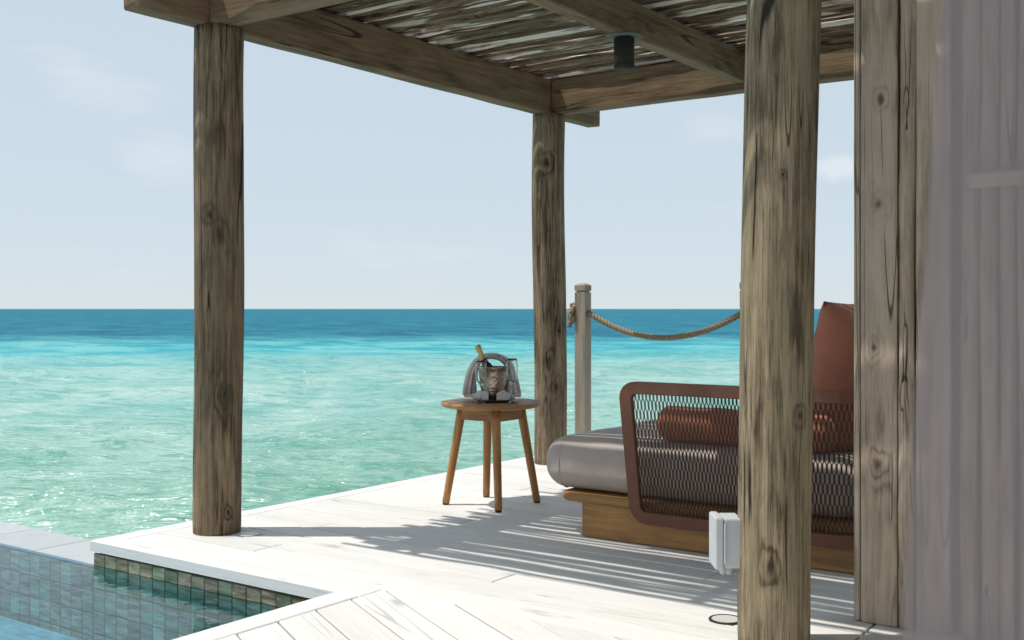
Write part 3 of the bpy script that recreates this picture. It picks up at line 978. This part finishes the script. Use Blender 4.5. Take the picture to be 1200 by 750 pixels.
# bottle leaning in the bucket
bt = empty('champagne_bottle', on_table(0.030, 0.005, 0.055), YAW)
tag(bt, 'dark green bottle with gold foil neck leaning in the ice bucket', 'bottle')
bt.rotation_euler = (R(-6), R(-24), YAW)
mesh_obj('glass', *lathe([(0.0, 0.0), (0.030, 0.0), (0.034, 0.006), (0.034, 0.11), (0.028, 0.135), (0.018, 0.155), (0.0145, 0.17)], 28), M['bottle'], bt, smooth=True)
mesh_obj('foil', *lathe([(0.0148, 0.168), (0.0155, 0.19), (0.0135, 0.215), (0.0165, 0.225), (0.0170, 0.245), (0.014, 0.252), (0.0, 0.254)], 24), M['foil'], bt, smooth=True)
mesh_obj('neck_label', *lathe([(0.0195, 0.153), (0.0172, 0.161), (0.0166, 0.166)], 24), M['red_label'], bt, smooth=True)
# draped cloth: a band of fabric arched over the handle, falling to both sides in folds
def cloth():
    ctrl = [(-0.112, 0.028), (-0.108, 0.085), (-0.099, 0.140), (-0.078, 0.190), (-0.038, 0.222), (0.012, 0.228), (0.058, 0.214), (0.090, 0.180), (0.103, 0.130), (0.110, 0.080), (0.114, 0.034)]
    n = 90; sides = 40
    V, F = [], []
    for i in range(n + 1):
        s = i / n * (len(ctrl) - 1); j = min(int(s), len(ctrl) - 2); t = s - j
        p0 = Vector(ctrl[max(j-1, 0)]); p1 = Vector(ctrl[j]); p2 = Vector(ctrl[j+1]); p3 = Vector(ctrl[min(j+2, len(ctrl)-1)])
        p = 0.5 * ((2*p1) + (-p0+p2)*t + (2*p0-5*p1+4*p2-p3)*t*t + (-p0+3*p1-3*p2+p3)*t**3)
        dpt = (-p0+p2)*0.5 + (2*p0-5*p1+4*p2-p3)*t + 1.5*(-p0+3*p1-3*p2+p3)*t*t
        tg = dpt.normalized(); nr = Vector((-tg.y, tg.x))
        u = abs(i / n - 0.48) * 2
        ww = 0.015 + 0.020 * u ** 1.3
        dp = 0.034 + 0.040 * u
        for k in range(sides):
            th = 2 * math.pi * k / sides
            fold = 1 + (0.10 + 0.30 * u) * math.sin(7 * th + 2.2 * math.sin(i * 0.05)) * (0.6 + 0.4 * noise.noise((i * 0.05, k * 0.2, 3))) + 0.12 * noise.noise((i * 0.12, k * 0.4, 1))
            a = ww * math.cos(th) * fold; b = dp * math.sin(th) * fold
            q = p + nr * a
            V.append((q.x, b + 0.014, q.y + (0.006 * noise.noise((k * 0.5, i * 0.02, 8)) if i in (0, n) else 0)))
    for i in range(n):
        for k in range(sides):
            a = i * sides + k; b = i * sides + (k + 1) % sides
            F.append((a, b, b + sides, a + sides))
    F.append(tuple(reversed(range(sides)))); F.append(tuple(range(n * sides, (n + 1) * sides)))
    return V, F
V, F = cloth()
ct = mesh_obj('draped_cloth', V, F, M['linen'], None, on_table(0.0, 0.035), YAW, True)
tag(ct, 'grey linen cloth draped in an arch over the ice bucket', 'cloth')
def napkin(side):
    V, F = [], []
    nu, nv = 26, 14
    for lay in (0, 1):
        for i in range(nu + 1):
            for j in range(nv + 1):
                u, v = i / nu, j / nv
                x = side * (0.02 + u * 0.125)
                w = 0.075 * (0.55 + 0.45 * math.sin(math.pi * min(1, u * 1.1)))
                yy = -0.080 + (v - 0.5) * w + 0.055 * u
                z = 0.016 + 0.016 * u + 0.050 * max(0, 1 - abs(v - 0.62) / 0.42) * (1 - 0.55 * u) * (0.65 + 0.35 * math.sin(u * 6)) + 0.006 * noise.noise((u * 6, v * 6, side))
                V.append((x, yy, z - lay * 0.005))
    nn = (nu + 1) * (nv + 1)
    for i in range(nu):
        for j in range(nv):
            a = i * (nv + 1) + j
            F.append((a, a + nv + 1, a + nv + 2, a + 1)); F.append((a + nn + 1, a + nn + nv + 2, a + nn + nv + 1, a + nn))
    rim = [i * (nv + 1) for i in range(nu + 1)] + [nu * (nv + 1) + j for j in range(1, nv + 1)] + [i * (nv + 1) + nv for i in range(nu - 1, -1, -1)] + [j for j in range(nv - 1, 0, -1)]
    for a, b in zip(rim, rim[1:] + rim[:1]): F.append((a, b, b + nn, a + nn))
    return V, F
for side, lb in ((-1, 'folded grey napkin at the bucket foot beside the dewed left-hand glass'), (1, 'folded grey napkin at the bucket foot, its corner reaching past the taller glass')):
    V, F = napkin(side)
    o = mesh_obj('napkin', V, F, M['linen'], None, on_table(0.008, -0.005), YAW, True)
    tag(o, ('folded grey linen napkin on the plate below the bottle neck' if side < 0 else 'folded grey linen napkin with its corner pointing to the daybed'), 'napkin', 'napkins round the ice bucket')
def flute(dx, dy, s, lb):
    e = empty('wine_glass', on_table(dx, dy))
    tag(e, lb, 'glass', 'glasses on the side table')
    pr = [(0.0, 0.0), (0.031, 0.0), (0.032, 0.002), (0.012, 0.006), (0.0042, 0.012), (0.0036, 0.05), (0.0038, 0.085), (0.010, 0.098), (0.022, 0.115), (0.0295, 0.140), (0.0305, 0.165), (0.027, 0.205), (0.0255, 0.218), (0.0245, 0.218), (0.026, 0.205), (0.0293, 0.165), (0.0283, 0.141), (0.021, 0.117), (0.0095, 0.102), (0.0, 0.099)]
    b = [p for p in pr if p[1] >= 0.0845]
    st = [p for p in pr if p[1] < 0.0845]
    mesh_obj('bowl', *lathe([(r * s, z * s) for r, z in b], 32), M['glass'], e, smooth=True)
    mesh_obj('stem', *lathe([(r * s, z * s) for r, z in st] + [(0.0, 0.0843 * s)], 24), M['glass'], e, smooth=True)
flute(-0.048, -0.125, 0.97, 'clear stemmed glass in front of the ice bucket')
flute(0.105, -0.115, 1.02, 'clear stemmed glass beside the ice bucket, nearer the daybed')

# ------------------------------------------------------------------ daybed
BX0, BX1, BY0, BY1 = 1.19, 2.69, 0.86, 2.30
bed = empty('daybed', (BX0, BY0, 0.002))
tag(bed, 'daybed with taupe mattress, teak plinth and curved woven brown back', 'daybed')
def rel(v): return [(p[0] - BX0, p[1] - BY0, p[2] - 0.002) for p in v]
V, F = timber(BX1 - 1.385, 1.32, 0.150, 1, 0.004)
mesh_obj('plinth', V, F, M['teak_x'], bed, (1.385 - BX0, 0.865 + 0.66 - BY0, 0.0))
def slab(x0, x1, y0, y1, rad, z0, z1, bev):
    poly = []
    for cx, cy, a0 in ((x1 - rad, y1 - rad, 0), (x0 + rad, y1 - rad, 90), (x0 + rad, y0 + rad, 180), (x1 - rad, y0 + rad, 270)):
        for i in range(9):
            a = R(a0 + i * 90 / 8)
            poly.append((cx + rad * math.cos(a), cy + rad * math.sin(a)))
    rings = []
    for k in range(7):
        a = math.pi * k / 6 - math.pi / 2
        rings.append((bev * (1 - math.cos(a)), (z0 + z1) / 2 + (z1 - z0) / 2 * math.sin(a)))
    V, F = [], []
    n = len(poly)
    for d, z in rings:
        V += [(p[0], p[1], z) for p in (inset(poly, d) if d > 1e-6 else [Vector(q) for q in poly])]
    for i in range(6):
        for k in range(n):
            a = i * n + k; b = i * n + (k + 1) % n
            F.append((a, b, b + n, a + n))
    F.append(tuple(reversed(range(n)))); F.append(tuple(range(6 * n, 7 * n)))
    return V, F
V, F = slab(1.265, BX1 - 0.01, 0.835, BY1, 0.085, 0.152, 0.192, 0.018)
mesh_obj('platform', rel(V), F, M['teak_x'], bed, smooth=False)
bpy.context.view_layer.update()
# mattress: full rounded pad with soft crown
def mattress():
    x0, x1, y0, y1, z0, z1 = 1.165, 2.62, 0.845, 2.29, 0.196, 0.425
    nx_, ny_, nz_ = 48, 44, 14
    bm = bmesh.new()
    bmesh.ops.create_cube(bm, size=2)
    bmesh.ops.subdivide_edges(bm, edges=list(bm.edges), cuts=31, use_grid_fill=True)
    cx, cy, cz = (x0+x1)/2, (y0+y1)/2, (z0+z1)/2
    hx, hy, hz = (x1-x0)/2, (y1-y0)/2, (z1-z0)/2
    rad = 0.105
    for v in bm.verts:
        # warp parameters so that more rings fall near the rim
        p = Vector([math.copysign(abs(c) ** 0.55, c) for c in v.co])
        q = Vector((p.x * hx, p.y * hy, p.z * hz))
        c = Vector((max(-hx + rad, min(hx - rad, q.x)), max(-hy + rad, min(hy - rad, q.y)), max(-hz + rad, min(hz - rad, q.z))))
        d = q - c
        if d.length > 1e-9:
            m = max(abs(d.x), abs(d.y), abs(d.z))
            d = d.normalized() * m
        q = c + d
        if q.z > 0:
            q.z += 0.012 * (1 - (q.x / hx) ** 4) * (1 - (q.y / hy) ** 4)
        q += Vector((0, 0, 1)) * (0.004 * noise.noise((q.x * 5, q.y * 5, q.z * 5)))
        q.y += 0.005 * noise.noise((q.x * 4, q.z * 8, 2))
        v.co = Vector((cx, cy, cz)) + q - Vector((BX0, BY0, 0.002))
    me = bpy.data.meshes.new('mattress')
    bm.to_mesh(me); bm.free()
    me.polygons.foreach_set('use_smooth', [True] * len(me.polygons))
    me.materials.append(M['mattress'])
    o = link(bpy.data.objects.new('mattress', me)); o.parent = bed
    # end seam
    def loop(xc, inset_, r):
        pts = []
        for k in range(41):
            a = 2 * math.pi * k / 40
            pts.append(None)
        return pts
    sx = 1.262
    pts = []
    for i in range(25):
        a = math.pi * (0.5 + i / 24)
        pts.append((sx + 0.018 * math.sin(i / 24 * math.pi), 0.845 + rad + (rad + 0.001) * math.cos(a), cz + (hz + 0.0005) * math.sin(a)))
    mesh_obj('seam', rel(tube(pts, 0.003, 6)[0]), tube(pts, 0.003, 6)[1], M['mattress'], o, smooth=True)
    pts = [(x0 + 0.10 + (x1 - x0 - 0.2) * i / 20, 0.851 + 0.0, z1 - 0.052) for i in range(21)]
    return o
mattress()
# woven back: runs along the near side, round the corner and across the head
def back_path(s, h, proud=0.0):
    """s metres along the back from its foot end, h 0..1 up; returns point and outward normal"""
    XL, YN, XB, RC = 1.675, 0.800, 2.745, 0.26
    L1 = XB - RC - XL
    L2 = RC * math.pi / 2
    if s < L1:
        p = Vector((XL + s, YN, 0)); n = Vector((0, -1, 0))
    elif s < L1 + L2:
        a = (s - L1) / RC
        p = Vector((XB - RC + RC * math.sin(a), YN + RC - RC * math.cos(a), 0)); n = Vector((math.sin(a), -math.cos(a), 0))
    else:
        p = Vector((XB, YN + RC + s - L1 - L2, 0)); n = Vector((1, 0, 0))
    out = 0.055 * h
    z = 0.105 + 0.595 * h
    return p + n * (out + proud) + Vector((-0.03 * h * max(0, 1 - s / 0.4), 0, z)), n
S_END = 2.30
def sweep_frame():
    # closed rounded rectangle in (s, h), rectangular section
    H = 0.60
    rc = 0.05
    loop = []
    fw = 0.026
    def arc(cs, ch, a0, a1, n=7):
        for i in range(n + 1):
            a = R(a0 + (a1 - a0) * i / n)
            loop.append((cs + rc * math.cos(a), ch + rc * math.sin(a)))
    arc(fw + rc, H - fw - rc, 90, 180)
    arc(fw + rc, fw + rc, 180, 270)
    for i in range(1, 40): loop.append((fw + rc + (S_END - 2*fw - 2*rc) * i / 40, fw))
    arc(S_END - fw - rc, fw + rc, -90, 0)
    arc(S_END - fw - rc, H - fw - rc, 0, 90)
    for i in range(1, 40): loop.append((S_END - fw - rc - (S_END - 2*fw - 2*rc) * i / 40, H - fw))
    n = len(loop)
    V, F = [], []
    for i in range(n):
        a, b = Vector(loop[i - 1]), Vector(loop[(i + 1) % n])
        t = (b - a).normalized(); sd = Vector((-t.y, t.x))
        p = Vector(loop[i])
        for (w, d) in ((-fw, -0.013), (fw - 0.004, -0.013), (fw, -0.009), (fw, 0.009), (fw - 0.004, 0.013), (-fw, 0.013)):
            q = p + sd * w
            V.append(back_path(max(0, q.x) if q.x > 0 else q.x, q.y / H, d)[0])
    for i in range(n):
        j = (i + 1) % n
        for k in range(6):
            F.append((i*6 + k, i*6 + (k+1) % 6, j*6 + (k+1) % 6, j*6 + k))
    return V, F
V, F = sweep_frame()
bf = mesh_obj('back_frame', rel(V), F, M['brown_frame'], bed, smooth=False)
def weave():
    parts = []
    cw = 0.0158
    rows = 6
    ns = int((S_END - 0.10) / (cw / 2))
    for i in range(ns):
        s0 = 0.050 + (i + 0.5) * cw / 2
        pts = []
        prev = None
        sgn = 1 if i % 2 else -1
        m = rows * 2
        for j in range(m + 1):
            # straight run then a crossing to the neighbour
            for tt in (0.03, 0.80):
                h = 0.078 + (j + tt) / (m + 0.8) * 0.85
                side = sgn if j % 2 == 0 else -sgn
                off = side * (cw / 4 - 0.0014)
                pts.append(back_path(s0 + off, h, 0.002 if (i + j) % 2 else -0.001)[0])
        parts.append(tube(pts, 0.0024, 4, True))
    # edge cords
    for h in (0.082, 0.918):
        pts = [back_path(0.05 + (S_END - 0.10) * i / 80, h)[0] for i in range(81)]
        parts.append(tube(pts, 0.003, 5))
    return merge(parts)
V, F = weave()
wv = mesh_obj('woven_panel', rel(V), F, M['cord'], bed)
# cushions
def cushion(name, w, h, t, mat, loc, rot, label, pinch=0.10):
    V, F = [], []
    n = 28
    for lay in (1, -1):
        for i in range(n + 1):
            for j in range(n + 1):
                u, v = i / n * 2 - 1, j / n * 2 - 1
                prof_ = max(0.0, (1 - u ** 4) * (1 - v ** 4)) ** 0.55
                x = u * w / 2 * (1 - pinch * (1 - v * v) * abs(u) ** 3)
                y = v * h / 2 * (1 - pinch * (1 - u * u) * abs(v) ** 3)
                z = lay * t / 2 * prof_ + 0.022 * noise.noise((u * 2.5, v * 2.5, 3)) * prof_ + 0.006 * noise.noise((u * 6, v * 6, lay * 3)) * prof_
                V.append((x, y, z))
    m = (n + 1) ** 2
    for i in range(n):
        for j in range(n):
            a = i * (n + 1) + j
            F.append((a, a + n + 1, a + n + 2, a + 1))
            F.append((a + m + 1, a + m + n + 2, a + m + n + 1, a + m))
    o = mesh_obj(name, V, F, mat, None, loc, 0, True)
    bm = bmesh.new(); bm.from_mesh(o.data)
    bmesh.ops.remove_doubles(bm, verts=list(bm.verts), dist=0.0004)
    bmesh.ops.recalc_face_normals(bm, faces=list(bm.faces))
    bm.to_mesh(o.data); bm.free()
    o.rotation_euler = rot
    tag(o, label, 'cushion')
    return o
# upright square cushion against the head
c1 = cushion('cushion', 0.66, 0.63, 0.25, M['terracotta'], (2.515, 1.29, 0.728), (R(90), 0, R(90)), 'large square terracotta cushion standing against the head of the daybed', 0.07)
c1.rotation_mode = 'XYZ'
c1.rotation_euler = (R(96), R(-2), R(72))
# bolster along the near side
def bolster():
    segs, sides = 40, 28
    path, rad = [], []
    L = 0.78
    for i in range(segs + 1):
        t = i / segs
        x = L * t
        e = min(t, 1 - t) * L
        r = 0.075 * min(1.0, (1 - (1 - min(1, e / 0.045)) ** 2) ** 0.5 * 0.97 + 0.03)
        path.append((x, 0.004 * noise.noise((x * 5, 0, 1)), 0.0))
        rad.append([r * (1 + 0.06 * noise.noise((x * 9, math.cos(6.283 * k / sides) * 2, math.sin(6.283 * k / sides) * 2))) for k in range(sides)])
    return tube(path, rad, sides)
V, F = bolster()
bo = mesh_obj('bolster', V, F, M['terracotta'], None, (1.70, 1.000, 0.508), 0, True)
tag(bo, 'terracotta bolster lying on the mattress behind the woven side', 'cushion')

# ------------------------------------------------------------------ socket box on the near post
pc = Vector((2.68, -0.122, 0))
bx = pc - RV * 0.148 + FV * 0.030
sb = empty('socket_box', (bx.x, bx.y, 0.215), YAW)
tag(sb, 'light grey weatherproof socket box fixed to the near log post', 'socket box')
rbox('housing', 0.054, 0.100, 0.148, 0.005, M['box_grey'], sb, (0.020, 0, 0.015), 0, 2, False)
rbox('cover', 0.026, 0.108, 0.156, 0.006, M['box_grey'], sb, (-0.0215, 0, 0.011), 0, 2, False)
mesh_obj('bracket', *boxv(0.045, 0.052, -0.03, 0.03, 0.03, 0.15), M['steel'], sb)
rbox('latch', 0.012, 0.030, 0.020, 0.003, M['box_grey'], sb, (-0.008, -0.02, -0.006))
mesh_obj('cable_gland', *tube([(0.018, 0.0, -0.012), (0.018, 0.0, 0.016)], 0.011, 14), M['box_grey'], sb)
mesh_obj('hinge', *tube([(-0.006, -0.0575, 0.03), (-0.006, -0.0575, 0.15)], 0.003, 8), M['box_grey'], sb)

# ------------------------------------------------------------------ recessed deck lights
for (x, y, rm, lb) in ((2.452, 0.03, 'black_metal', 'round recessed light set in the deck by the near log post'), (0.165, 0.045, 'box_grey', 'round recessed light in the shadow of the pool-side log post')):
    e = empty('deck_light', (x, y, 0.002))
    tag(e, lb, 'light', 'recessed deck lights')
    mesh_obj('ring', *lathe([(0.046, 0.0), (0.046, 0.003), (0.053, 0.003), (0.055, 0.0)], 40), M[rm], e)
    mesh_obj('lens', *lathe([(0.0, 0.0), (0.0458, 0.0), (0.0458, 0.002), (0.0, 0.002)], 40), M['lens'], e)

# ------------------------------------------------------------------ villa wall at the right, unseen roof added for shade
villa = empty('villa', (2.8, 0.30, 0.0))
tag(villa, 'villa end wall of weathered boards and upright driftwood poles', 'villa')
def vrel(x, y, z): return (x - 2.8, y - 0.30, z)
def board(name, x0, x1, y0, y1, z0, z1, mat, rough=0.002, seed=0.0):
    """upright board: local z is the long axis"""
    V, F = timber(z1 - z0, y1 - y0, x1 - x0, 14, 0.004, rough, seed)
    # timber x -> z, y -> y, z -> x
    V = [(b_[2], b_[1], b_[0]) for b_ in V]
    F = [tuple(reversed(f)) for f in F]
    return mesh_obj(name, V, F, mat, villa, vrel(x0, (y0 + y1) / 2, z0))
board('trim', 2.788, 2.8085, 0.262, 0.30, 0.001, 2.61, M['jamb'], 0.001, 3)
board('jamb_board', 2.8125, 2.926, 0.256, 0.30, 0.001, 2.61, M['jamb_knotty'], 0.002, 5)
board('jamb_board', 2.983, 3.085, 0.258, 0.30, 0.001, 2.61, M['jamb'], 0.002, 8)
mesh_obj('backing', *(lambda vf: ([vrel(*p) for p in vf[0]], vf[1]))(boxv(2.80, 5.2, 0.315, 0.34, 0.001, 2.60)), M['underdeck'], villa)
def drift_pole(x, r, seed):
    segs, sides = 90, 16
    path, rad = [], []
    for i in range(segs + 1):
        z = 2.60 * i / segs
        path.append((0.010 * noise.noise((seed, z * 1.2, 0)), 0.004 * noise.noise((0, z * 1.2, seed)), z))
        rs = []
        for k in range(sides):
            th = 2 * math.pi * k / sides
            bulge = max(0, noise.noise((seed * 2, z * 2.1, 5)) - 0.25) * 0.55
            rs.append(r * (1 + 0.16 * noise.noise((math.cos(th) + seed, math.sin(th), z * 5)) + 0.07 * noise.noise((math.cos(th) * 3, math.sin(th) * 3 + seed, z * 22)) + bulge))
        rad.append(rs)
    return mesh_obj('driftwood_pole', *tube(path, rad, sides), M['driftwood'], villa, vrel(x, 0.275, 0.001), 0, True)
drift_pole(2.955, 0.0255, 1.7)
x = 3.115
i = 0
while x < 4.6:
    r = random.uniform(0.021, 0.029)
    drift_pole(x + r, r, 4.3 + i * 2.9)
    x += 2 * r + random.uniform(0.002, 0.008)
    i += 1
V, F = timber(1.2, 0.03, 0.045, 8, 0.008, 0.003, 2)
mesh_obj('wall_rail', V, F, M['jamb'], villa, vrel(3.14, 0.225, 1.36), 0)
# unseen roof over the room, added to shade wall and curtain, on outer posts
shade_roof = mesh_obj('roof', *(lambda vf: ([vrel(*p) for p in vf[0]], vf[1]))(boxv(2.78, 6.8, -5.2, 1.0, 2.62, 2.80)), M['shingle'], villa)
for (x, y) in ((6.5, -4.1), (6.5, 0.3), (2.98, -4.1)):
    board('corner_post', x, x + 0.12, y - 0.06, y + 0.06, 0.001, 2.61, M['jamb'], 0.002, x + y)

# ------------------------------------------------------------------ sheer curtain
def curtain():
    V, F = [], []
    n, mz = 150, 60
    P0 = CAM + RV * 0.188 + FV * 0.50
    for i in range(n + 1):
        u = i / n
        for j in range(mz + 1):
            z = 0.03 + 2.52 * j / mz
            t = 1 - z / 2.55
            spread = 0.80 * u
            lead = -0.085 * (t ** 1.6) * (1 - u) ** 2 * 1.0 + 0.020 * noise.noise((z * 1.6, u * 3, 0.5))
            fold = 0.018 * math.sin(u * 60 + 1.6 * math.sin(z * 1.1) + 0.8 * math.sin(u * 9)) * (0.6 + 0.4 * t) + 0.008 * math.sin(u * 141 + z * 0.7)
            p = P0 + RV * (spread * 0.85 + lead * 0.68 + 0.034) + FV * (fold * 0.8 - 0.15 * u)
            V.append((p.x, p.y, z))
    for i in range(n):
        for j in range(mz):
            a = i * (mz + 1) + j
            F.append((a, a + mz + 1, a + mz + 2, a + 1))
    return V, F
V, F = curtain()
b0 = CAM + RV * 0.4 + FV * 0.5
cu = empty('curtain', (b0.x, b0.y, 0.03))
tag(cu, 'sheer mauve grey curtain hanging in front of the driftwood wall', 'curtain')
mesh_obj('fabric', [(v[0] - b0.x, v[1] - b0.y, v[2] - 0.03) for v in V], F, M['voile'], cu, smooth=True)
q0 = CAM + RV * 0.10 + FV * 0.50; q1 = CAM + RV * 1.05 + FV * 0.35
mesh_obj('rail', *tube([(q0.x - b0.x, q0.y - b0.y, 2.535), (q1.x - b0.x, q1.y - b0.y, 2.535)], 0.014, 12), M['black_metal'], cu)

bpy.context.view_layer.update()
